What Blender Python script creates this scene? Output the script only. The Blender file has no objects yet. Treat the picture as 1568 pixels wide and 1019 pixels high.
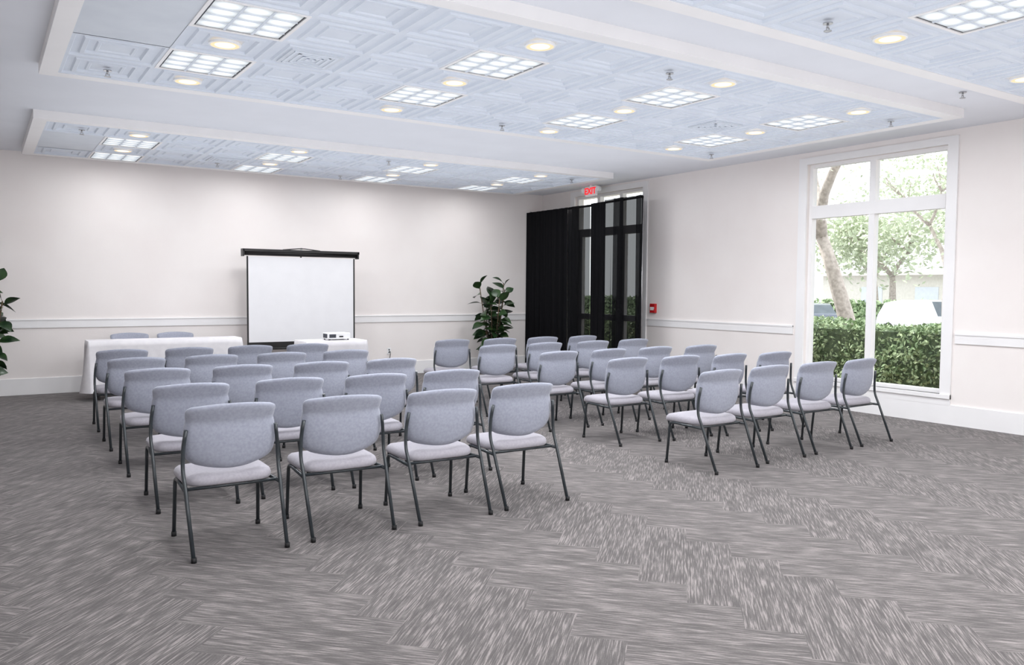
import bpy, math, random
from mathutils import Vector, Matrix
random.seed(7)
R=random.random
def U(a,b): return a+(b-a)*random.random()
def lin(c): return tuple(((x/255)/12.92 if x/255<=.04045 else ((x/255+.055)/1.055)**2.4) for x in c)+(1,)
scene=bpy.context.scene
scene.view_settings.view_transform='Standard'
scene.view_settings.exposure=0.29

# ---------------- materials ----------------
def new(name):
    m=bpy.data.materials.new(name); m.use_nodes=True
    nt=m.node_tree; nt.nodes.clear()
    out=nt.nodes.new('ShaderNodeOutputMaterial')
    return m,nt,out
def N(nt,t,**k):
    n=nt.nodes.new(t)
    for a,b in k.items(): setattr(n,a,b)
    return n
def mat(name,c1,c2=None,rough=.6,scale=20,metal=0,bump=0,bscale=None,spec=.5,sheen=0,stretch=None):
    m,nt,out=new(name)
    p=N(nt,'ShaderNodeBsdfPrincipled'); nt.links.new(p.outputs[0],out.inputs[0])
    p.inputs['Roughness'].default_value=rough; p.inputs['Metallic'].default_value=metal
    p.inputs['Specular IOR Level'].default_value=spec
    if sheen: p.inputs['Sheen Weight'].default_value=sheen
    tc=N(nt,'ShaderNodeTexCoord'); mp=N(nt,'ShaderNodeMapping'); nt.links.new(tc.outputs['Object'],mp.inputs[0])
    if stretch: mp.inputs['Scale'].default_value=stretch
    no=N(nt,'ShaderNodeTexNoise'); no.inputs['Scale'].default_value=scale; no.inputs['Detail'].default_value=4
    nt.links.new(mp.outputs[0],no.inputs[0])
    r=N(nt,'ShaderNodeValToRGB'); r.color_ramp.elements[0].position=.35; r.color_ramp.elements[1].position=.65
    r.color_ramp.elements[0].color=c1; r.color_ramp.elements[1].color=c2 or c1
    nt.links.new(no.outputs[0],r.inputs[0]); nt.links.new(r.outputs[0],p.inputs['Base Color'])
    if bump:
        b=N(nt,'ShaderNodeBump'); b.inputs['Strength'].default_value=bump; b.inputs['Distance'].default_value=.01
        n2=N(nt,'ShaderNodeTexNoise'); n2.inputs['Scale'].default_value=bscale or scale*3; n2.inputs['Detail'].default_value=3
        nt.links.new(mp.outputs[0],n2.inputs[0]); nt.links.new(n2.outputs[0],b.inputs['Height']); nt.links.new(b.outputs[0],p.inputs['Normal'])
    return m
def emis(name,c,s):
    m,nt,out=new(name); e=N(nt,'ShaderNodeEmission'); e.inputs[0].default_value=c; e.inputs[1].default_value=s
    nt.links.new(e.outputs[0],out.inputs[0]); return m

M_wall=mat('wall_paint',lin((239,232,229)),lin((242,236,233)),rough=.7,scale=1.5,bump=.05,bscale=60,spec=.2)
M_trim=mat('trim_paint',lin((239,237,237)),lin((242,240,240)),rough=.45,scale=3,spec=.4)
M_ceil=mat('ceiling_paint',lin((230,232,238)),lin((233,235,241)),rough=.8,scale=2,spec=.2)
M_tile=mat('pressed_ceiling_tile',lin((219,225,235)),lin((224,230,239)),rough=.6,scale=4,spec=.2)
M_vent=mat('vent_paint',lin((206,212,221)),lin((212,218,226)),rough=.5,scale=4)
M_gap=mat('dark_gap',lin((60,62,70)),lin((66,68,75)),rough=.7)
M_fab=mat('chair_fabric',lin((152,155,169)),lin((163,166,179)),rough=.9,scale=60,bump=.08,bscale=400,spec=.15,sheen=.2)
M_shell=mat('chair_seat_fabric',lin((164,160,168)),lin((174,170,177)),rough=.9,scale=60,bump=.08,bscale=400,spec=.15,sheen=.2)
M_leg=mat('chair_frame_enamel',lin((38,44,48)),lin((48,54,58)),rough=.28,scale=8,spec=.6)
M_rub=mat('rubber_glide',lin((18,18,20)),lin((26,26,28)),rough=.7)
M_cloth=mat('table_linen',lin((222,219,222)),lin((229,226,228)),rough=.85,scale=12,bump=.1,bscale=300,spec=.1)
M_black=mat('black_plastic',lin((20,18,18)),lin((28,25,25)),rough=.4,scale=10)
M_screen=mat('screen_fabric',lin((232,231,233)),lin((235,234,236)),rough=.9,scale=4,spec=.1)
M_steel=mat('brushed_steel',lin((170,170,172)),lin((190,190,192)),rough=.3,metal=1,scale=10)
M_red=mat('alarm_red',lin((180,20,25)),lin((195,28,32)),rough=.35,scale=8)
M_white=mat('white_plastic',lin((238,238,238)),lin((244,244,244)),rough=.4,scale=8)
M_leaf=mat('rubber_plant_leaf',lin((22,44,26)),lin((54,80,44)),rough=.3,scale=7,spec=.5)
M_stem=mat('plant_stem',lin((70,58,42)),lin((95,78,55)),rough=.8,scale=20)
M_pot=mat('woven_pot',lin((50,38,32)),lin((80,62,50)),rough=.8,scale=30,bump=.5)
M_soil=mat('soil',lin((45,34,28)),lin((62,48,38)),rough=.95,scale=40)
M_hedge=mat('hedge_leaf',lin((100,126,86)),lin((186,204,162)),rough=.45,scale=9,spec=.3)
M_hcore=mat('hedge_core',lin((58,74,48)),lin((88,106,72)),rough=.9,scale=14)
M_tleaf=mat('tree_leaf',lin((176,188,156)),lin((214,219,200)),rough=.6,scale=3,spec=.2)
M_bark=mat('bark',lin((160,150,142)),lin((194,184,176)),rough=.9,scale=12,bump=.6)
M_mulch=mat('mulch',lin((92,66,52)),lin((170,138,115)),rough=.95,scale=18,bump=.6)
M_asph=mat('asphalt',lin((150,150,152)),lin((168,168,170)),rough=.9,scale=6)
M_stucco=mat('stucco',lin((212,208,200)),lin((220,216,208)),rough=.9,scale=5,bump=.2)
M_glassd=mat('car_glass',lin((60,70,78)),lin((75,85,92)),rough=.1,scale=3)
M_carw=mat('car_paint_white',lin((200,202,206)),lin((206,208,211)),rough=.2,scale=3)
M_card=mat('car_paint_dark',lin((80,86,100)),lin((90,96,110)),rough=.2,scale=3)
M_dl=emis('downlight_lamp',(1.0,.72,.46,1),1.0)
M_dlc=emis('downlight_bulb',(1.0,.90,.76,1),1.3)
M_exit=emis('exit_red',(1,.03,.04,1),.95)

def lens_mat():
    m,nt,out=new('troffer_lens'); e=N(nt,'ShaderNodeEmission'); nt.links.new(e.outputs[0],out.inputs[0])
    uv=N(nt,'ShaderNodeUVMap'); fr=N(nt,'ShaderNodeVectorMath',operation='FRACTION'); nt.links.new(uv.outputs[0],fr.inputs[0])
    sb=N(nt,'ShaderNodeVectorMath',operation='SUBTRACT'); nt.links.new(fr.outputs[0],sb.inputs[0]); sb.inputs[1].default_value=(.5,.5,0)
    ln=N(nt,'ShaderNodeVectorMath',operation='LENGTH'); nt.links.new(sb.outputs[0],ln.inputs[0])
    r=N(nt,'ShaderNodeMapRange'); r.inputs[1].default_value=.12; r.inputs[2].default_value=.62; r.inputs[3].default_value=1.2; r.inputs[4].default_value=.46
    nt.links.new(ln.outputs['Value'],r.inputs[0]); nt.links.new(r.outputs[0],e.inputs[1])
    e.inputs[0].default_value=(.90,.95,1,1); return m
M_lens=lens_mat()

m,nt,out=new('window_glass'); t=N(nt,'ShaderNodeBsdfTransparent'); t.inputs[0].default_value=(.96,.98,.98,1)
g=N(nt,'ShaderNodeBsdfGlossy'); g.inputs['Roughness'].default_value=.02; mx=N(nt,'ShaderNodeMixShader'); mx.inputs[0].default_value=.05
nt.links.new(t.outputs[0],mx.inputs[1]); nt.links.new(g.outputs[0],mx.inputs[2]); nt.links.new(mx.outputs[0],out.inputs[0]); M_glass=m

def drape(name,alpha):
    m,nt,out=new(name); t=N(nt,'ShaderNodeBsdfTransparent')
    p=N(nt,'ShaderNodeBsdfPrincipled'); p.inputs['Roughness'].default_value=.9; p.inputs['Specular IOR Level'].default_value=.1
    tc=N(nt,'ShaderNodeTexCoord'); no=N(nt,'ShaderNodeTexNoise'); no.inputs['Scale'].default_value=200
    nt.links.new(tc.outputs['Object'],no.inputs[0]); r=N(nt,'ShaderNodeValToRGB')
    r.color_ramp.elements[0].color=lin((10,10,12)); r.color_ramp.elements[1].color=lin((21,21,24))
    nt.links.new(no.outputs[0],r.inputs[0]); nt.links.new(r.outputs[0],p.inputs['Base Color'])
    mx=N(nt,'ShaderNodeMixShader'); mx.inputs[0].default_value=alpha
    nt.links.new(t.outputs[0],mx.inputs[1]); nt.links.new(p.outputs[0],mx.inputs[2]); nt.links.new(mx.outputs[0],out.inputs[0]); return m
M_drape=drape('black_drape',1.0); M_sheer=drape('black_sheer',.90)

def carpet():
    m,nt,out=new('herringbone_carpet'); L=nt.links.new
    p=N(nt,'ShaderNodeBsdfPrincipled'); L(p.outputs[0],out.inputs[0]); p.inputs['Roughness'].default_value=.95; p.inputs['Specular IOR Level'].default_value=.1
    p.inputs['Sheen Weight'].default_value=.1
    uv=N(nt,'ShaderNodeUVMap')
    def noise(sx,sy,det,off=0):
        mp=N(nt,'ShaderNodeMapping'); mp.inputs['Scale'].default_value=(sx,sy,1); mp.inputs['Location'].default_value=(off,off,0); L(uv.outputs[0],mp.inputs[0])
        n=N(nt,'ShaderNodeTexNoise'); n.inputs['Scale'].default_value=1; n.inputs['Detail'].default_value=det; L(mp.outputs[0],n.inputs[0]); return n
    a=noise(7,130,2.5); b=noise(3,14,2,31); c=noise(80,260,1,77)
    ad=N(nt,'ShaderNodeMath',operation='MULTIPLY_ADD'); L(b.outputs[0],ad.inputs[0]); ad.inputs[1].default_value=.35; L(a.outputs[0],ad.inputs[2])
    r=N(nt,'ShaderNodeValToRGB'); cr=r.color_ramp; cr.elements[0].position=.54; cr.elements[1].position=.82
    cr.elements[0].color=lin((86,82,81)); cr.elements[1].color=lin((141,134,132))
    e=cr.elements.new(.69); e.color=lin((103,98,97)); L(ad.outputs[0],r.inputs[0])
    mx=N(nt,'ShaderNodeMix',data_type='RGBA',blend_type='MULTIPLY'); mx.inputs[0].default_value=.3
    r2=N(nt,'ShaderNodeValToRGB'); r2.color_ramp.elements[0].position=.3; r2.color_ramp.elements[1].position=.7
    r2.color_ramp.elements[0].color=(.55,.55,.55,1); r2.color_ramp.elements[1].color=(1.2,1.2,1.2,1)
    L(c.outputs[0],r2.inputs[0]); L(r.outputs[0],mx.inputs[6]); L(r2.outputs[0],mx.inputs[7]); L(mx.outputs[2],p.inputs['Base Color'])
    bp=N(nt,'ShaderNodeBump'); bp.inputs['Strength'].default_value=.3; bp.inputs['Distance'].default_value=.004; L(c.outputs[0],bp.inputs['Height']); L(bp.outputs[0],p.inputs['Normal'])
    return m
M_carpet=carpet()

# ---------------- mesh builder ----------------
class MB:
    def __init__(s): s.v=[];s.f=[];s.m=[];s.mats=[];s.sm=[];s.uv=[]
    def mi(s,m):
        if m not in s.mats: s.mats.append(m)
        return s.mats.index(m)
    def face(s,idx,m,smooth=False,uv=None):
        s.f.append(idx);s.m.append(s.mi(m));s.sm.append(smooth);s.uv.append(uv)
    def box(s,a,b,m):
        x0,y0,z0=[min(a[i],b[i]) for i in range(3)];x1,y1,z1=[max(a[i],b[i]) for i in range(3)]
        n=len(s.v); s.v+=[(x0,y0,z0),(x1,y0,z0),(x1,y1,z0),(x0,y1,z0),(x0,y0,z1),(x1,y0,z1),(x1,y1,z1),(x0,y1,z1)]
        for q in [(3,2,1,0),(4,5,6,7),(0,1,5,4),(1,2,6,5),(2,3,7,6),(3,0,4,7)]: s.face([n+i for i in q],m)
    def quad(s,pts,m,uv=None,smooth=False):
        n=len(s.v); s.v+=[tuple(p) for p in pts]; s.face(list(range(n,n+len(pts))),m,smooth,uv)
    def tube(s,path,rad,m,k=8,cap=True):
        P=[Vector(p) for p in path]; rr=rad if isinstance(rad,list) else [rad]*len(P)
        n0=len(s.v); ref=None
        for i,p in enumerate(P):
            d=(P[min(i+1,len(P)-1)]-P[max(i-1,0)]).normalized()
            if ref is None:
                ref=Vector((1,0,0)) if abs(d.x)<.8 else Vector((0,1,0))
            a=(ref-d*ref.dot(d)).normalized(); b=d.cross(a); ref=a
            for j in range(k):
                t=2*math.pi*j/k; s.v.append(tuple(p+(a*math.cos(t)+b*math.sin(t))*rr[i]))
        for i in range(len(P)-1):
            for j in range(k):
                a=n0+i*k+j;b=n0+i*k+(j+1)%k; s.face([a,b,b+k,a+k],m,True)
        if cap:
            s.face([n0+j for j in range(k)][::-1],m); s.face([n0+(len(P)-1)*k+j for j in range(k)],m)
    def disc(s,c,r0,r1,z0,z1,m,k=24):
        n=len(s.v)
        for j in range(k):
            t=2*math.pi*j/k; s.v.append((c[0]+r0*math.cos(t),c[1]+r0*math.sin(t),z0))
        for j in range(k):
            t=2*math.pi*j/k; s.v.append((c[0]+r1*math.cos(t),c[1]+r1*math.sin(t),z1))
        for j in range(k): s.face([n+j,n+(j+1)%k,n+k+(j+1)%k,n+k+j],m,True)
    def cap(s,c,r,z,m,k=24):
        s.quad([(c[0]+r*math.cos(2*math.pi*j/k),c[1]+r*math.sin(2*math.pi*j/k),z) for j in range(k)],m)
    def grid(s,fn,nu,nv,m,closeu=False,smooth=True):
        n=len(s.v)
        for i in range(nu+1):
            for j in range(nv+1): s.v.append(tuple(fn(i/nu,j/nv)))
        for i in range(nu):
            for j in range(nv):
                a=n+i*(nv+1)+j; s.face([a,a+nv+1,a+nv+2,a+1],m,smooth)
    def mesh(s,name):
        me=bpy.data.meshes.new(name); me.from_pydata(s.v,[],s.f)
        for m in s.mats: me.materials.append(m)
        for i,p in enumerate(me.polygons): p.material_index=s.m[i]; p.use_smooth=s.sm[i]
        if any(u for u in s.uv):
            l=me.uv_layers.new(name='UVMap')
            for i,p in enumerate(me.polygons):
                if s.uv[i]:
                    for k,li in enumerate(p.loop_indices): l.data[li].uv=s.uv[i][k]
        me.update(); return me
    def obj(s,name,parent=None,loc=None):
        o=bpy.data.objects.new(name,s.mesh(name)); scene.collection.objects.link(o)
        if parent: o.parent=parent
        if loc: o.location=loc
        return o
def fixn(o):
    import bmesh
    bm=bmesh.new(); bm.from_mesh(o.data); bmesh.ops.recalc_face_normals(bm,faces=bm.faces); bm.to_mesh(o.data); bm.free()
def empty(name,loc=(0,0,0)):
    e=bpy.data.objects.new(name,None); e.location=loc; scene.collection.objects.link(e); return e
def boxobj(name,a,b,m,parent=None,bev=0):
    k=MB();k.box(a,b,m);o=k.obj(name,parent)
    if bev:
        mo=o.modifiers.new('b','BEVEL');mo.width=bev;mo.segments=3
    return o
def smoothpath(P,r=.04,n=5):
    P=[Vector(p) for p in P]; out=[P[0]]
    for i in range(1,len(P)-1):
        a=(P[i-1]-P[i]);b=(P[i+1]-P[i]);ra=min(r,a.length*.45);rb=min(r,b.length*.45)
        A=P[i]+a.normalized()*ra;B=P[i]+b.normalized()*rb
        for j in range(n+1):
            t=j/n; out.append((1-t)**2*A+2*t*(1-t)*P[i]+t*t*B)
    out.append(P[-1]); return out

# ---------------- room ----------------
XL,XR,YN,YF,H=-3.0,9.243,-3.5,13.092,3.347
HC=3.257
f=MB(); w=.25; Lp=4; ang=math.radians(45); ca,sa=math.cos(ang),math.sin(ang)
def clip(poly):
    for ax,val,sg in ((0,XL,1),(0,XR,-1),(1,YN,1),(1,YF,-1)):
        o=[]
        for i in range(len(poly)):
            p,q=poly[i],poly[(i+1)%len(poly)]
            dp=sg*(p[ax]-val);dq=sg*(q[ax]-val)
            if dp>=0:o.append(p)
            if (dp>=0)!=(dq>=0):
                t=dp/(dp-dq);o.append(tuple(p[k]+(q[k]-p[k])*t for k in range(4)))
        poly=o
        if len(poly)<3:return []
    return poly
for i in range(-70,80):
    for j in range(-70,80):
        t=(i-j)%(2*Lp)
        if t==0: x0,y0,x1,y1,hz=i,j,i+Lp,j+1,True
        elif t==2*Lp-1: x0,y0,x1,y1,hz=i,j,i+1,j+Lp,False
        else: continue
        u0,v0=U(0,100),U(0,100)
        pts=[]
        for (x,y) in ((x0,y0),(x1,y0),(x1,y1),(x0,y1)):
            lx,ly=(x-x0)*w,(y-y0)*w
            uu,vv=(lx,ly) if hz else (ly,lx)
            X,Y=x*w,y*w; X,Y=X*ca-Y*sa,X*sa+Y*ca
            pts.append((X+3,Y+4,u0+uu,v0+vv))
        pts=clip(pts)
        if pts: f.quad([(p[0],p[1],0) for p in pts],M_carpet,uv=[(p[2],p[3]) for p in pts])
f.obj('floor')
boxobj('floor_slab',(XL-.2,YN-.2,-.25),(XR+.2,YF+.2,-.004),M_stucco)
boxobj('ceiling',(XL-.2,YN-.2,H),(XR+.2,YF+.2,H+.25),M_ceil)
boxobj('wall_back',(XL-.2,YF,0),(XR+.2,YF+.2,H),M_wall)
boxobj('wall_left',(XL-.2,YN,0),(XL,YF,H),M_wall)
boxobj('wall_front',(XL-.2,YN-.2,0),(XR+.2,YN,H),M_wall)
WT=.2
wins=[(1.0,2.9,.33,3.19),(5.12,7.0,.34,3.185),(10.2,12.05,0.0,3.22)]
k=MB(); y=YN
for (a,b,z0,z1) in wins:
    k.box((XR,y,0),(XR+WT,a,H),M_wall)
    if z0>0:k.box((XR,a,0),(XR+WT,b,z0),M_wall)
    k.box((XR,a,z1),(XR+WT,b,H),M_wall); y=b
k.box((XR,y,0),(XR+WT,YF,H),M_wall); k.obj('wall_right')
boxobj('baseboard_back',(XL,YF-.018,0),(XR,YF,.23),M_trim,bev=.004)
k=MB()
for a,b in ((YN,1.0),(1.0,2.9),(2.9,10.1),(12.15,YF-.018)): k.box((XR-.018,a,0),(XR,b,.225),M_trim)
k.obj('baseboard_right')
boxobj('baseboard_left',(XL,YN,0),(XL+.018,YF-.02,.23),M_trim)
boxobj('trim_1',(XL,YF-.016,.925),(XR,YF,1.045),M_trim,bev=.004)
boxobj('trim_2',(XL,YF-.024,1.03),(XR,YF-.0,1.05),M_trim,bev=.003)
k=MB()
for a,b in ((YN,.85),(3.05,4.97),(7.17,10.05)):
    k.box((XR-.016,a,.93),(XR,b,1.04),M_trim); k.box((XR-.024,a,1.028),(XR,b,1.048),M_trim)
k.obj('trim_3')
def window(n,a,b,z0,z1,ym,zt0,zt1,door=False):
    e=empty('window_%d'%n,(XR,(a+b)/2,z0)); 
    def loc(o): o.parent=e; o.location=-e.location; return o
    xo=XR+.05
    k=MB(); t=.045; d=.09
    k.box((xo,a,z0),(xo+d,a+t,z1),M_trim);k.box((xo,b-t,z0),(xo+d,b,z1),M_trim)
    k.box((xo,a+t,z0),(xo+d,b-t,z0+t),M_trim);k.box((xo,a+t,z1-t),(xo+d,b-t,z1),M_trim)
    for yy in ym: k.box((xo,yy-.04,z0+t),(xo+d,yy+.04,z1-t),M_trim)
    k.box((xo-.005,a+t,zt0),(xo+d+.005,b-t,zt1),M_trim)
    if door:
        k.box((xo,a+t,.0),(xo+d,b-t,.25),M_trim)
        k.box((xo+.01,a+t,.98),(xo+d-.01,b-t,1.08),M_trim)
        for i in range(len(ym)+1):
            ys=[a+t]+[q for q in ym]+[b-t]
            k.box((xo+.01,ys[i],.25),(xo+d-.01,ys[i]+.1,zt0),M_trim); k.box((xo+.01,ys[i+1]-.1,.25),(xo+d-.01,ys[i+1],zt0),M_trim)
    loc(k.obj('frame'))
    k=MB();k.quad([(xo+.05,a+t,z0+t),(xo+.05,b-t,z0+t),(xo+.05,b-t,z1-t),(xo+.05,a+t,z1-t)],M_glass);loc(k.obj('glass'))
    k=MB();c=.12
    k.box((XR-.022,a-c,z0-(.0 if door else .05)),(XR,a,z1+.0),M_trim);k.box((XR-.022,b,z0-(.0 if door else .05)),(XR,b+c,z1),M_trim)
    k.box((XR-.022,a-c,z1),(XR,b+c,min(z1+.09,H-.005)),M_trim)
    if not door:
        k.box((XR-.04,a-c,z0-.045),(XR+.05,b+c,z0),M_trim); k.box((XR-.02,a-c,z0-.12),(XR,b+c,z0-.045),M_trim)
    loc(k.obj('casing'))
window(1,*wins[0],[1.95],2.48,2.64)  # out-of-view window, added to let more daylight into the room
window(2,*wins[1],[6.09],2.475,2.64)
window(3,*wins[2],[10.82,11.43],2.48,2.62,door=True)

# ---------------- ceiling clouds ----------------
T=.632
prof=[(.316,.000),(.292,.000),(.282,.018),(.236,.018),(.226,.002),(.196,.002),(.186,.022),(.140,.022),(.132,.010),(.112,.010),(.104,.020)]
def ring_tile(k,cx,cy,z):
    n=len(k.v)
    for h,dz in prof:
        for sx,sy in ((-1,-1),(1,-1),(1,1),(-1,1)): k.v.append((cx+sx*h,cy+sy*h,z+dz))
    for i in range(len(prof)-1):
        for j in range(4):
            a=n+i*4+j;b=n+i*4+(j+1)%4; k.face([b,a,a+4,b+4],M_tile)
    a=n+(len(prof)-1)*4; k.face([a+3,a+2,a+1,a],M_tile)
def flat_tile(k,cx,cy,z,m): k.quad([(cx-T/2,cy+T/2,z),(cx+T/2,cy+T/2,z),(cx+T/2,cy-T/2,z),(cx-T/2,cy-T/2,z)],m)
k=MB(); h=T/2
for a,b in (((-h,-h),(h,-h+.025)),((-h,h-.025),(h,h)),((-h,-h+.025),(-h+.025,h-.025)),((h-.025,-h+.025),(h,h-.025))): k.box((a[0],a[1],-.002),(b[0],b[1],.01),M_trim)
k.box((-h+.02,-h+.02,.0055),(h-.02,h-.02,.012),M_gap)
i0=h-.038
k.quad([(-i0,i0,.004),(i0,i0,.004),(i0,-i0,.004),(-i0,-i0,.004)],M_lens,uv=[(0,4),(3,4),(3,0),(0,0)])
for a in (1,2): x=-i0+a*2*i0/3; k.box((x-.008,-i0,-.003),(x+.008,i0,.004),M_tile)
for a in (1,2,3): y=-i0+a*2*i0/4; k.box((-i0,y-.004,-.003),(i0,y+.004,.004),M_tile)
ME_trof=k.mesh('troffer')
k=MB(); k.disc((0,0),.112,.112,.012,-.003,M_white);k.disc((0,0),.112,.100,-.003,-.006,M_white);k.disc((0,0),.100,.099,-.006,-.002,M_white);k.disc((0,0),.100,.072,-.003,-.003,M_dl);k.cap((0,0),.072,-.003,M_dlc)
ME_dl=k.mesh('downlight')
k=MB(); k.disc((0,0),.032,.032,.0,-.008,M_steel,12);k.cap((0,0),.032,-.008,M_steel,12);k.tube([(0,0,-.006),(0,0,-.034)],.008,M_steel)
k.tube([(-.013,0,-.03),(-.013,0,-.050)],.003,M_steel,6);k.tube([(.013,0,-.03),(.013,0,-.050)],.003,M_steel,6);k.box((-.016,-.003,-.034),(.016,.003,-.030),M_steel)
k.disc((0,0),.024,.026,-.051,-.055,M_steel,12);k.cap((0,0),.026,-.053,M_steel,12)
ME_spr=k.mesh('sprinkler')
k=MB(); k.box((-.2,-.2,-.008),(.2,.2,.02),M_vent)
for i in range(4):
    q=.17-i*.045; 
    for a,b in (((-q,-q),(q,-q+.02)),((-q,q-.02),(q,q)),((-q,-q),(-q+.02,q)),((q-.02,-q),(q,q))): k.box((a[0],a[1],-.013),(b[0],b[1],-.008),M_tile)
ME_vent=k.mesh('vent')
def inst(name,me,loc):
    o=bpy.data.objects.new(name,me);o.location=loc;scene.collection.objects.link(o);return o
def cloud(x0,cols,y0,rows,lt,dl,flat=(),vents=(),spr=(),rim=.13,P=lambda i,j:22):
    x1=x0+cols*T;y1=y0+rows*T
    e=empty('ceiling_panel',((x0+x1)/2,(y0+y1)/2,HC))
    k=MB();r=rim
    k.box((x0-r,y0-r,HC),(x1+r,y0,H),M_trim);k.box((x0-r,y1,HC),(x1+r,y1+r,H),M_trim)
    k.box((x0-r,y0,HC),(x0,y1,H),M_trim);k.box((x1,y0,HC),(x1+r,y1,H),M_trim)
    o=k.obj('rim',e);o.location=-e.location
    k=MB()
    for i in range(cols):
        for j in range(rows):
            c=(x0+(i+.5)*T,y0+(j+.5)*T)
            if (i,j) in lt: continue
            if (i,j) in flat: flat_tile(k,c[0],c[1],HC+.006,M_vent)
            else: ring_tile(k,c[0],c[1],HC+.003)
    o=k.obj('tiles',e);o.location=-e.location
    for (i,j) in lt:
        c=(x0+(i+.5)*T,y0+(j+.5)*T)
        o=inst('ceiling_troffer_light',ME_trof,(c[0],c[1],HC))
        la=bpy.data.lights.new('troffer_lamp','AREA');la.shape='SQUARE';la.size=.5;la.energy=P(i,j);la.color=(.97,.985,1)
        lo=bpy.data.objects.new('lamp',la);scene.collection.objects.link(lo);lo.parent=o;lo.location=(0,0,-.012)
    for (i,j) in dl:
        c=(x0+(i+.5)*T,y0+(j+.5)*T)
        o=inst('recessed_downlight',ME_dl,(c[0],c[1],HC))
    for (i,j) in vents: inst('ceiling_vent',ME_vent,(x0+(i+.5)*T,y0+(j+.5)*T,HC))
    for (x,y) in spr: inst('fire_sprinkler',ME_spr,(x,y,HC+.002))
C4=(1,4,7,10)
cloud(.58,12,4.585,5,[(i,j) for i in C4 for j in (1,3)],[(i,j) for i in C4 for j in (0,2,4)],flat=[(0,1),(0,2)],vents=[(2,2),(9,2)],spr=[(.91,7.42),(4.7,4.9),(4.72,7.45),(7.87,4.97),(7.9,7.45)])
cloud(.64,12,10.05,4,[(i,j) for i in C4 for j in (1,3)],[(i,j) for i in C4 for j in (0,2)],flat=[(0,1),(0,2)],vents=[(3,2)],spr=[(1.0,10.37),(2.85,12.0),(4.75,10.4),(4.75,12.2),(7.9,10.4)],P=lambda i,j:20 if j==1 else 5.5)
cloud(.58,12,.542,5,[(i,j) for i in C4 for j in (1,3)],[(i,j) for i in C4 for j in (0,2,4)],spr=[(4.68,3.42),(7.6,3.4)])
cloud(.58,12,-3.0,4,[(i,j) for i in C4 for j in (0,2)],[(i,j) for i in C4 for j in (1,3)])
inst('fire_sprinkler',ME_spr,(7.6,4.1,H-.002))

# ---------------- chair ----------------
def chair_mesh():
    k=MB()
    ws=[(0,.165),(.05,.212),(.12,.240),(.25,.256),(.5,.261),(.68,.254),(.76,.247),(.83,.251),(.93,.254),(.98,.242),(1,.222)]
    def W(t):
        for i in range(len(ws)-1):
            if ws[i][0]<=t<=ws[i+1][0]:
                q=(t-ws[i][0])/(ws[i+1][0]-ws[i][0]);return ws[i][1]*(1-q)+ws[i+1][1]*q
        return ws[-1][1]
    def prof(t):
        y=.225-.05*t
        if t>.72: y-= .035*((t-.72)/.28)**1.2
        y-=.012*math.sin(math.pi*min(t/.72,1))
        return y
    nu=14
    ts=[0,.03,.08,.14,.2,.28,.36,.44,.52,.6,.67,.72,.76,.8,.85,.9,.94,.975,1]
    rows=[]
    for side in (0,1):
        n=len(k.v)
        for t in ts:
            for i in range(nu+1):
                s=-1+2*i/nu
                edge=max(0,1-abs(s)**6)*(1-(2*t-1)**12*.999)
                th=.010+.016*math.sqrt(max(edge,0))
                x=s*W(t)
                z=.478+.349*t + .018*(1-s*s)*(1 if t>.5 else -1)*abs(2*t-1)**2
                y=prof(t)+.055*s*s - .012
                y+= -th if side==0 else th
                k.v.append((x,y,z))
        rows.append(n)
    m=nu+1
    for side in (0,1):
        n=rows[side]
        for a in range(len(ts)-1):
            for i in range(nu):
                q=[n+a*m+i,n+a*m+i+1,n+(a+1)*m+i+1,n+(a+1)*m+i]
                k.face(q if side==0 else q[::-1],M_fab,True)
    A,B=rows; K=len(ts)-1
    for i in range(nu):
        k.face([A+i,B+i,B+i+1,A+i+1],M_rub,True); k.face([A+K*m+i,A+K*m+i+1,B+K*m+i+1,B+K*m+i],M_fab,True)
    for a in range(K):
        k.face([A+a*m,A+(a+1)*m,B+(a+1)*m,B+a*m],M_fab,True); k.face([A+a*m+nu,B+a*m+nu,B+(a+1)*m+nu,A+(a+1)*m+nu],M_fab,True)
    nS=40; layers=[(.372,.030),(.370,.012),(.380,.002),(.400,.0),(.418,.006),(.432,.024),(.437,.07),(.433,.15)]
    cy=.415; hx=.255; hy=.235; base=len(k.v)
    for li,(z,ins) in enumerate(layers):
        for j in range(nS):
            a=2*math.pi*j/nS; c,s_=math.cos(a),math.sin(a); e=2/5.0
            x=math.copysign(abs(c)**e,c)*(hx-ins)*(1-.05*(1 if s_<0 else 0)*abs(s_)); y=cy+math.copysign(abs(s_)**e,s_)*(hy-ins)
            zz=z-.02*max(0,(y-(cy+.12))/.11)**2
            k.v.append((x,y,zz))
    for li in range(len(layers)-1):
        for j in range(nS):
            a=base+li*nS+j;b=base+li*nS+(j+1)%nS; k.face([a,b,b+nS,a+nS],M_shell if li>0 else M_rub,True)
    k.face([base+j for j in range(nS)][::-1],M_rub); k.face([base+(len(layers)-1)*nS+j for j in range(nS)],M_shell,True)
    r=.0115
    for sx in (-1,1):
        k.tube(smoothpath([(sx*.258,0.0,.0),(sx*.266,.155,.37),(sx*.270,.205,.47),(sx*.266,.205,.60),(sx*.252,.19,.70)],.05),r,M_leg)
        k.tube(smoothpath([(sx*.252,.575,.0),(sx*.246,.545,.355),(sx*.244,.50,.362),(sx*.264,.155,.358)],.04),r,M_leg)
        for (x,y) in ((sx*.258,.001),(sx*.252,.5745)):
            k.tube([(x,y,0),(x,y,.028)],.0155,M_rub,10)
    k.tube([(-.258,.205,.360),(.258,.205,.360)],.010,M_leg); k.tube([(-.245,.47,.360),(.245,.47,.360)],.010,M_leg)
    return k.mesh('stacking_chair')
ME_chair=chair_mesh()
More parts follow.
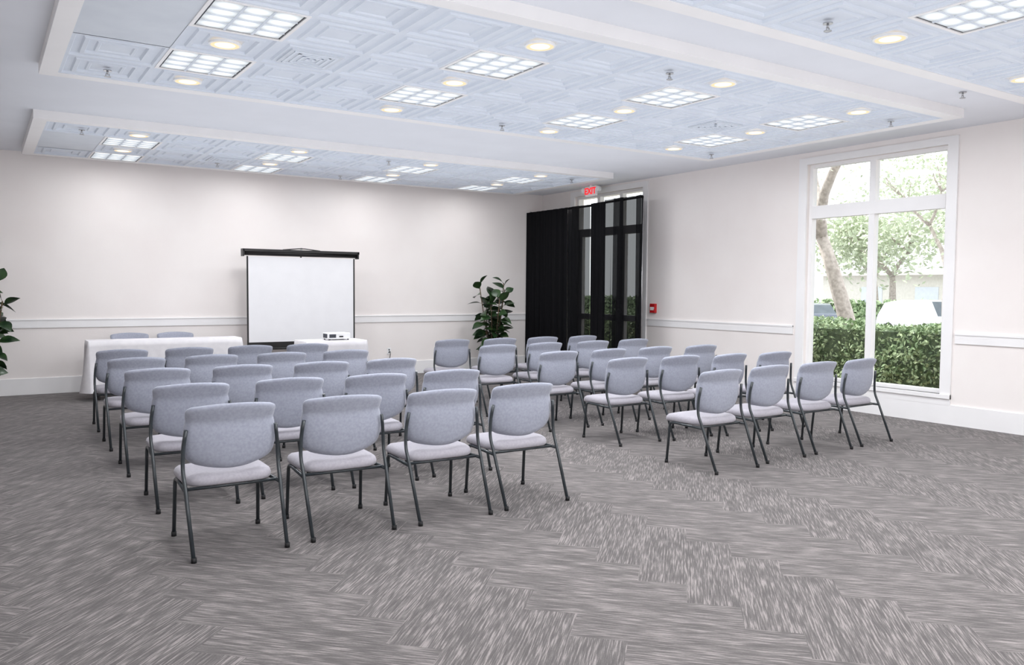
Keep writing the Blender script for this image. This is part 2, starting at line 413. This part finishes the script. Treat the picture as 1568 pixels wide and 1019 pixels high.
def chair(x,y,rot=0):
    o=bpy.data.objects.new('stacking_chair',ME_chair);o.location=(x,y,0);o.rotation_euler=(0,0,math.radians(rot));scene.collection.objects.link(o)
LX=[[1.205,1.88,2.57,3.23],[1.22,1.92,2.59,3.27],[1.215,1.90,2.60,3.31],[1.235,1.93,2.62,3.33],[1.26,1.94,2.62,3.30]]
LY=[4.58,5.74,6.96,8.19,9.36]
for r_ in range(5):
    for c in range(4): chair(LX[r_][c],LY[r_]+U(-.03,.03),U(-3,1))
RX0=[(5.28,7.42),(5.40,7.40),(5.30,7.5),(5.26,7.58),(5.27,7.45)]
RY=[(4.64,4.73),(5.93,5.80),(6.97,7.0),(8.18,8.3),(9.31,9.28)]
for r_ in range(5):
    for c in range(4):
        t=c/3; chair(RX0[r_][0]*(1-t)+RX0[r_][1]*t,RY[r_][0]*(1-t)+RY[r_][1]*t+U(-.03,.03),U(-2.5,2.5))
chair(1.80,13.04,180); chair(2.42,13.04,180)

# ---------------- draped tables ----------------
def draped_table(name,x0,x1,y0,y1,h,drop):
    e=empty(name,((x0+x1)/2,(y0+y1)/2,0))
    k=MB(); per=[]
    nx=int((x1-x0)/.012);ny=int((y1-y0)/.012)
    for i in range(nx): per.append((x0+(x1-x0)*i/nx,y0,0,-1))
    for i in range(ny): per.append((x1,y0+(y1-y0)*i/ny,1,0))
    for i in range(nx): per.append((x1-(x1-x0)*i/nx,y1,0,.4))
    for i in range(ny): per.append((x0,y1-(y1-y0)*i/ny,-1,0))
    n=len(per); rows=9; base=len(k.v)
    for j in range(rows+1):
        t=j/rows
        for i,(x,y,nx_,ny_) in enumerate(per):
            s=i*.012
            a=.012+.03*t; wv=(math.sin(s*19)+.6*math.sin(s*43+1)+.5*math.sin(s*7+2))*.35*t
            off=(.004 if j==0 else .008)+ .03*t+ a*wv
            z=h-(h-drop)*t
            cd=min(abs(x-x0)+abs(y-y0),abs(x-x1)+abs(y-y0)); off+= .06*t*math.exp(-(cd/.07)**2)
            k.v.append((x+nx_*off,y+ny_*off,z))
    for j in range(rows):
        for i in range(n):
            a=base+j*n+i;b=base+j*n+(i+1)%n;k.face([b,a,a+n,b+n],M_cloth,True)
    k.face([base+i for i in range(n)],M_cloth)
    o=k.obj('tablecloth',e);o.location=-e.location
    k=MB();k.box((x0+.02,y0+.02,h-.04),(x1-.02,y1-.02,h-.012),M_white)
    for x in (x0+.12,x1-.12):
        for y in (y0+.08,y1-.08): k.tube([(x,y,0),(x,y,h-.03)],.015,M_steel)
    o=k.obj('table_frame',e);o.location=-e.location
draped_table('draped_table',1.18,3.15,11.95,12.34,.79,.11)
draped_table('projector_table',3.83,4.74,11.15,11.65,.755,.08)

e=empty('projector',(4.36,11.38,.757))
o=boxobj('body',(-.17,-.12,.015),(.17,.12,.105),M_white,e,bev=.012)
k=MB();k.tube([(.08,.12,.06),(.08,.15,.06)],.035,M_black,16);k.box((-.15,-.123,.035),(-.05,-.118,.085),M_gap);k.box((.0,-.123,.04),(.06,-.118,.06),M_black);k.box((-.171,-.09,.03),(-.168,.08,.09),M_gap)
for x in (-.14,.14):
    for y in (-.1,.1): k.tube([(x,y,0),(x,y,.02)],.012,M_black)
k.obj('details',e)

# ---------------- projection screen ----------------
e=empty('projection_screen',(4.27,12.6,0))
k=MB(); yy=0
k.box((-.84,-.004,.67),(.85,.0,1.985),M_screen)
for a,b in (((-.865,.62),(-.84,1.99)),((.85,.62),(.875,1.99))): k.box((a[0],-.005,a[1]),(b[0],.001,b[1]),M_black)
k.box((-.865,-.006,.56),(.875,.002,.67),M_black)
k.tube([(-.87,0,.565),(.88,0,.565)],.016,M_black)
k.obj('screen_surface',e)
k=MB(); k.tube([(-.90,.01,2.045),(.92,.01,2.045)],.045,M_black,14)
k.box((-.92,-.05,2.06),(.94,.06,2.10),M_black)
for x in (-.92,.92): k.box((x-.012,-.05,1.985),(x+.012,.06,2.10),M_black)
k.tube([(-.3,.02,2.10),(-.05,.02,2.125),(.05,.02,2.125),(.3,.02,2.10)],.008,M_black)
k.tube([(0,.03,2.14),(0,.03,2.05)],.014,M_steel)
k.tube([(0,.06,.25),(0,.06,2.08)],.014,M_black)
for a in (90,210,330):
    x,y=.5*math.cos(math.radians(a)),.5*math.sin(math.radians(a))
    if a==90: x,y=0,.38
    k.tube([(0,.06,.62),(x*.6,.06+y*.6,.28),(x,.06+y,.012)],.011,M_black)
    k.tube([(0,.06,.3),(x*.55,.06+y*.55,.31)],.007,M_black)
k.obj('case_and_tripod',e)

# ---------------- rubber plants ----------------
def plant(x,y,h,spread,seed,lf=1.0):
    rnd=random.Random(seed); u=lambda a,b:a+(b-a)*rnd.random()
    e=empty('potted_rubber_plant',(x,y,0))
    k=MB(); k.disc((0,0),.13,.17,0,.30,M_pot);k.disc((0,0),.17,.155,.30,.30,M_pot);k.cap((0,0),.158,.27,M_soil);k.disc((0,0),.155,.15,.30,.27,M_pot);k.cap((0,0),.13,.002,M_pot);k.obj('pot',e)
    k=MB(); L=MB()
    for si in range(8):
        a=si*.8+u(-.3,.3);d=u(.14,spread);hh=h*u(.68,.90) if si else h*.91
        P=[Vector((math.cos(a)*.03,math.sin(a)*.03,.26))]
        for t in (.3,.6,1): P.append(Vector((math.cos(a)*d*t**.8+u(-.02,.02),math.sin(a)*d*t**.8+u(-.02,.02),.26+(hh-.26)*t)))
        k.tube(smoothpath(P,.1),.009,M_stem,6)
        nL=18
        for li in range(nL):
            t=.16+.84*li/(nL-1); seg=min(int(t*3),2); q=t*3-seg; base=P[seg].lerp(P[seg+1],q)
            az=li*2.4+u(-.4,.4)+a; el=u(-.5,.5) if li<nL-2 else u(.6,1.1)
            d2=Vector((math.cos(az)*math.cos(el),math.sin(az)*math.cos(el),math.sin(el)))
            side=d2.cross(Vector((0,0,1))).normalized(); up=side.cross(d2).normalized()
            ro=u(-1.1,1.1); side,up=side*math.cos(ro)+up*math.sin(ro),up*math.cos(ro)-side*math.sin(ro)
            ln=u(.17,.24)*lf;wd=ln*.36; p0=base+d2*.04
            k.tube([base,p0],.003,M_stem,5)
            n=len(L.v); K=7
            for i in range(K+1):
                s=i/K; ww=wd*math.sin(math.pi*min(1,s*.97+.03)**.85); c=p0+d2*(ln*s)-up*(.05*s*s)
                L.v+= [tuple(c-side*ww+up*ww*.25),tuple(c),tuple(c+side*ww+up*ww*.25)]
            for i in range(K):
                for j in (0,1):
                    A=n+i*3+j; L.face([A,A+1,A+4,A+3],M_leaf,True)
    k.obj('stems',e); L.obj('leaves',e)
plant(7.66,12.35,1.78,.30,3)
plant(.0,12.45,1.78,.28,9)

# ---------------- drapes ----------------
def drape_panel(k,y0,y1,x,ztop,m,amp=.035,fr=34,ph=0):
    n=int((y1-y0)/.012)
    def fn(a,b):
        y=y0+(y1-y0)*a; s=y*fr+ph
        w_=math.sin(s+.8*math.sin(y*9))*(.55+.45*b)+.35*math.sin(y*71+ph)
        z=ztop-(ztop-.015)*b
        return (x+amp*w_*(.5+.5*b), y, z)
    k.grid(fn,n,10,m)
e=empty('pipe_and_drape',(8.85,11.5,0))
k=MB()
drape_panel(k,11.75,13.06,8.85,2.985,M_drape)
drape_panel(k,11.13,11.78,8.86,2.985,M_sheer,fr=30,ph=1)
drape_panel(k,11.38,11.60,8.83,2.985,M_sheer,fr=30,ph=2)
drape_panel(k,10.72,11.11,8.86,3.0,M_drape,ph=2)
drape_panel(k,9.80,10.74,8.87,3.03,M_sheer,fr=27,ph=3)
drape_panel(k,10.25,10.48,8.84,3.03,M_sheer,fr=27,ph=3)
drape_panel(k,9.80,9.93,8.84,3.03,M_sheer,fr=27,ph=3)
o=k.obj('drapes',e);o.location=-e.location
k=MB()
k.tube([(8.92,11.12,2.975),(8.92,13.07,2.975)],.02,M_black);k.tube([(8.92,9.86,3.01),(8.92,11.12,2.99)],.02,M_black)
for y in (9.88,11.12,13.06): k.tube([(8.94,y,0),(8.94,y,3.01)],.018,M_steel); k.box((8.84,y-.02-.1*(y<13),.0),(9.1,y+.02,.012),M_steel)
o=k.obj('pipes',e);o.location=-e.location

# exit sign
e=empty('exit_sign',(9.0,11.28,3.235))
boxobj('housing',(-.02,-.15,-.085),(.02,.15,.085),M_white,e,bev=.004)
k=MB();k.tube([(0,0,.08),(0,0,.112)],.03,M_white,12)
for s in (-1,1): k.tube([(-.03,s*.20,.03),(.03,s*.20,.03)],.045,M_white,14); k.box((-.01,s*.15,.02),(.01,s*.2,.04),M_white)
k.obj('lamp_heads',e)
tx=bpy.data.curves.new('exit_text','FONT');tx.body='EXIT';tx.size=.155;tx.extrude=.002;tx.align_x='CENTER';tx.align_y='CENTER';tx.offset=.004
to=bpy.data.objects.new('letters',tx);scene.collection.objects.link(to);to.parent=e;to.location=(-.024,0,0);to.rotation_euler=(math.pi/2,0,-math.pi/2);tx.materials.append(M_exit)
e=empty('fire_alarm_pull_station',(XR,9.9,1.22))
boxobj('housing',(-.05,-.06,-.075),(0,.06,.075),M_red,e,bev=.006)
k=MB();k.box((-.053,-.045,-.01),(-.05,.045,.02),M_white);k.box((-.06,-.035,-.03),(-.05,.035,-.015),M_white);k.obj('handle',e)
def outlet(name,loc,ax):
    e=empty(name,loc)
    if ax=='y': boxobj('plate',(-.035,-.008,-.055),(.035,0,.055),M_white,e,bev=.002);k=MB();[k.box((-.012,-.010,z-.012),(.012,-.008,z+.012),M_gap) for z in(-.022,.022)];k.obj('sockets',e)
    else: boxobj('plate',(-.008,-.035,-.055),(0,.035,.055),M_white,e,bev=.002);k=MB();[k.box((-.010,-.012,z-.012),(-.008,.012,z+.012),M_gap) for z in(-.022,.022)];k.obj('sockets',e)
outlet('wall_outlet',(5.98,YF,.42),'y'); outlet('wall_outlet',(XR,3.62,.48),'x')
k=MB();k.tube(smoothpath([(5.98,YF-.02,.42),(5.98,YF-.08,.40),(5.93,YF-.10,.22),(5.88,12.85,.02),(5.3,12.3,.01),(4.6,11.9,.01)],.08),.006,M_black,6);k.obj('power_cord')

# ---------------- outside ----------------
k=MB();k.quad([(XR+.2,-20,-.05),(13.2,-20,-.05),(13.2,35,-.05),(XR+.2,35,-.05)],M_mulch);k.obj('mulch_bed')
k=MB();k.quad([(13.2,-40,-.45),(80,-40,-.45),(80,80,-.45),(13.2,80,-.45)],M_asph);k.quad([(13.2,-40,-.05),(13.2,80,-.05),(13.2,80,-.45),(13.2,-40,-.45)],M_asph);k.obj('parking_lot_ground')
def leafcloud(k,fn,n,s,m):
    for _ in range(n):
        p,nn=fn(); p=Vector(p)
        d=Vector((U(-1,1),U(-1,1),U(-1,1))); d=(d+Vector(nn)*.6).normalized(); a=d.orthogonal().normalized()
        a=Matrix.Rotation(U(0,6.28),3,d)@a; b=d.cross(a); q=s*U(.6,1.3)
        k.quad([p-a*q,p-b*q*.5,p+a*q,p+b*q*.5],m)
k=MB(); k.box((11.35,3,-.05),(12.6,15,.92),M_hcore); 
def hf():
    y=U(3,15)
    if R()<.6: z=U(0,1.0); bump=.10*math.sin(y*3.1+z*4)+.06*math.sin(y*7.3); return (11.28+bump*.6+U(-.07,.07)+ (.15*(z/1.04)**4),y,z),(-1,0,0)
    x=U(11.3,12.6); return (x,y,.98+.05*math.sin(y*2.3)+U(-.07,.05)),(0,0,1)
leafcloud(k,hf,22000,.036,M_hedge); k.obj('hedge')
k=MB(); k.box((40,-5,-.45),(41.5,60,.9),M_hcore)
leafcloud(k,lambda:((39.9+U(-.1,.1),U(-5,60),U(-.4,1.1)),(-1,0,0)),9000,.18,M_hedge); k.obj('hedge')
def tree(x,y,r,ls,seed,lean=(0,0),nl=2600,zb=-.4,cs=3.0,base=2.6):
    random.seed(seed); e=empty('tree',(x,y,zb)); k=MB(); L=MB(); tips=[]
    def br(p,d,ln,rad,dep):
        P=[p];q=p
        for i in range(4):
            d=(d+Vector((U(-.22,.22),U(-.22,.22),U(-.05,.12)))*(1 if dep<3 else .35)).normalized(); q=q+d*ln/4; P.append(q)
        k.tube(P,[rad*(1-.1*i) for i in range(5)],M_bark,8)
        if dep<3: tips.append(q)
        if dep==0: return
        for i in range(3):
            a=U(0,6.28); dd=(d*.7+Vector((math.cos(a),math.sin(a),U(-.1,.5)))*.75).normalized(); br(P[-1],dd,ln*.68,rad*.6,dep-1)
    br(Vector((0,0,0)),Vector((lean[0],lean[1],1)).normalized(),base,r,3)
    def fn():
        c=random.choice(tips); v=Vector((random.gauss(0,1),random.gauss(0,1),random.gauss(0,.8)))*cs*.2
        return c+v,(0,0,1)
    leafcloud(L,fn,nl,ls,M_tleaf); k.obj('trunk',e); L.obj('foliage',e)
tree(15.1,9.95,.20,.042,5,lean=(-.24,.16),nl=4000,base=3.2)
tree(22,12.1,.13,.065,11,nl=5500,base=2.4)
for i,(x,y) in enumerate([(46,22),(50,31),(47,39),(54,26),(48,46),(56,36)]): tree(x,y,.28,.20,12+i,nl=3200,base=3.0,cs=6,lean=(0,.05))
random.seed(3)
def car(x,y,rot,paint,suv=False):
    k=MB(); Lc,Wc=4.6,1.8; rh=1.65 if suv else 1.42
    prof=[(-2.3,.35),(-2.3,.75),(-2.1,.95),(-1.5,1.0),(-.9,rh-.05),(-.5,rh),(.9,rh),(1.5,1.05) if not suv else (2.0,rh-.15),(2.2,.95),(2.3,.7),(2.3,.35)]
    n=len(prof)
    for sx in (-1,1):
        for (px,pz) in prof:
            q=.78 if pz>1.1 else 1; k.v.append((px,sx*Wc/2*q,pz))
    k.face(list(range(n)),paint);k.face(list(range(2*n-1,n-1,-1)),paint)
    for i in range(n): j=(i+1)%n; k.face([i,i+n,j+n,j],paint if i not in (3,6) else M_glassd)
    for sx in (-1,1):
        yy=sx*(Wc/2*.86)
        k.quad([(-1.25,yy*1.06,1.02),(1.3,yy*1.06,1.02),(.95,yy*.94,rh-.1),(-.75,yy*.94,rh-.1)],M_glassd)
        for wx in (-1.45,1.45): k.tube([(wx,sx*Wc/2-.12,.32),(wx,sx*(Wc/2)+sx*.02,.32)],.32,M_rub,18)
    o=k.obj('parked_car');fixn(o);o.location=(x,y,-.45);o.rotation_euler=(0,0,math.radians(rot))
car(34,19.4,70,M_carw,True);car(33,24.5,40,M_card);car(32.5,28,40,M_carw);car(33,14.4,30,M_card)
k=MB();k.box((66,20,-.45),(74,48,3.0),M_stucco)
for i in range(5): k.box((65.95,22+i*5,.6),(66,24+i*5,2.0),M_vent)
k.box((65.2,19,3.0),(75,49,3.3),M_stucco); k.obj('distant_building')
boxobj('roof_eave',(XR+.2,-4,3.36),(XR+1.25,14,3.5),M_stucco)

# ---------------- lights/world ----------------
w_=bpy.data.worlds.new('sky');scene.world=w_;w_.use_nodes=True;bg=w_.node_tree.nodes['Background'];bg.inputs[0].default_value=(.94,.97,1,1);bg.inputs[1].default_value=2.1
s=bpy.data.lights.new('sun','SUN');s.energy=4.5;s.angle=math.radians(3);s.color=(1,.97,.93);so=bpy.data.objects.new('sun',s);scene.collection.objects.link(so)
so.rotation_euler=Vector((.14,-.7,-1)).to_track_quat('-Z','Y').to_euler()
def area(name,loc,d,sx,sy,en,col):
    l=bpy.data.lights.new(name,'AREA');l.shape='RECTANGLE';l.size=sx;l.size_y=sy;l.energy=en;l.color=col
    o=bpy.data.objects.new(name,l);scene.collection.objects.link(o);o.location=loc;o.rotation_euler=Vector(d).to_track_quat('-Z','Y').to_euler()
area('bounce_flash_lamp',(-.3,-.6,2.0),(.45,.7,1),1,1,75,(.94,.97,1))
area('added_ceiling_fill',(4.3,6.2,2.2),(0,0,1),8,11,128,(.91,.95,1))  # added fill facing up to brighten the ceiling; no fixture hangs here

# ---------------- camera ----------------
fpx,yaw,pit,rol=1248.254,math.radians(33.146),math.radians(2.98),math.radians(.412)
F=Vector((math.sin(yaw)*math.cos(pit),math.cos(yaw)*math.cos(pit),-math.sin(pit)));Rv=Vector((math.cos(yaw),-math.sin(yaw),0));Uv=Rv.cross(F)
R2=Rv*math.cos(rol)+Uv*math.sin(rol);U2=-Rv*math.sin(rol)+Uv*math.cos(rol)
cd=bpy.data.cameras.new('camera');cd.sensor_width=36;cd.lens=36*fpx/1568;cd.clip_start=.05;cd.clip_end=300
co=bpy.data.objects.new('camera',cd);scene.collection.objects.link(co)
co.matrix_world=Matrix(((R2.x,U2.x,-F.x,0),(R2.y,U2.y,-F.y,0),(R2.z,U2.z,-F.z,1.5),(0,0,0,1)))
scene.camera=co
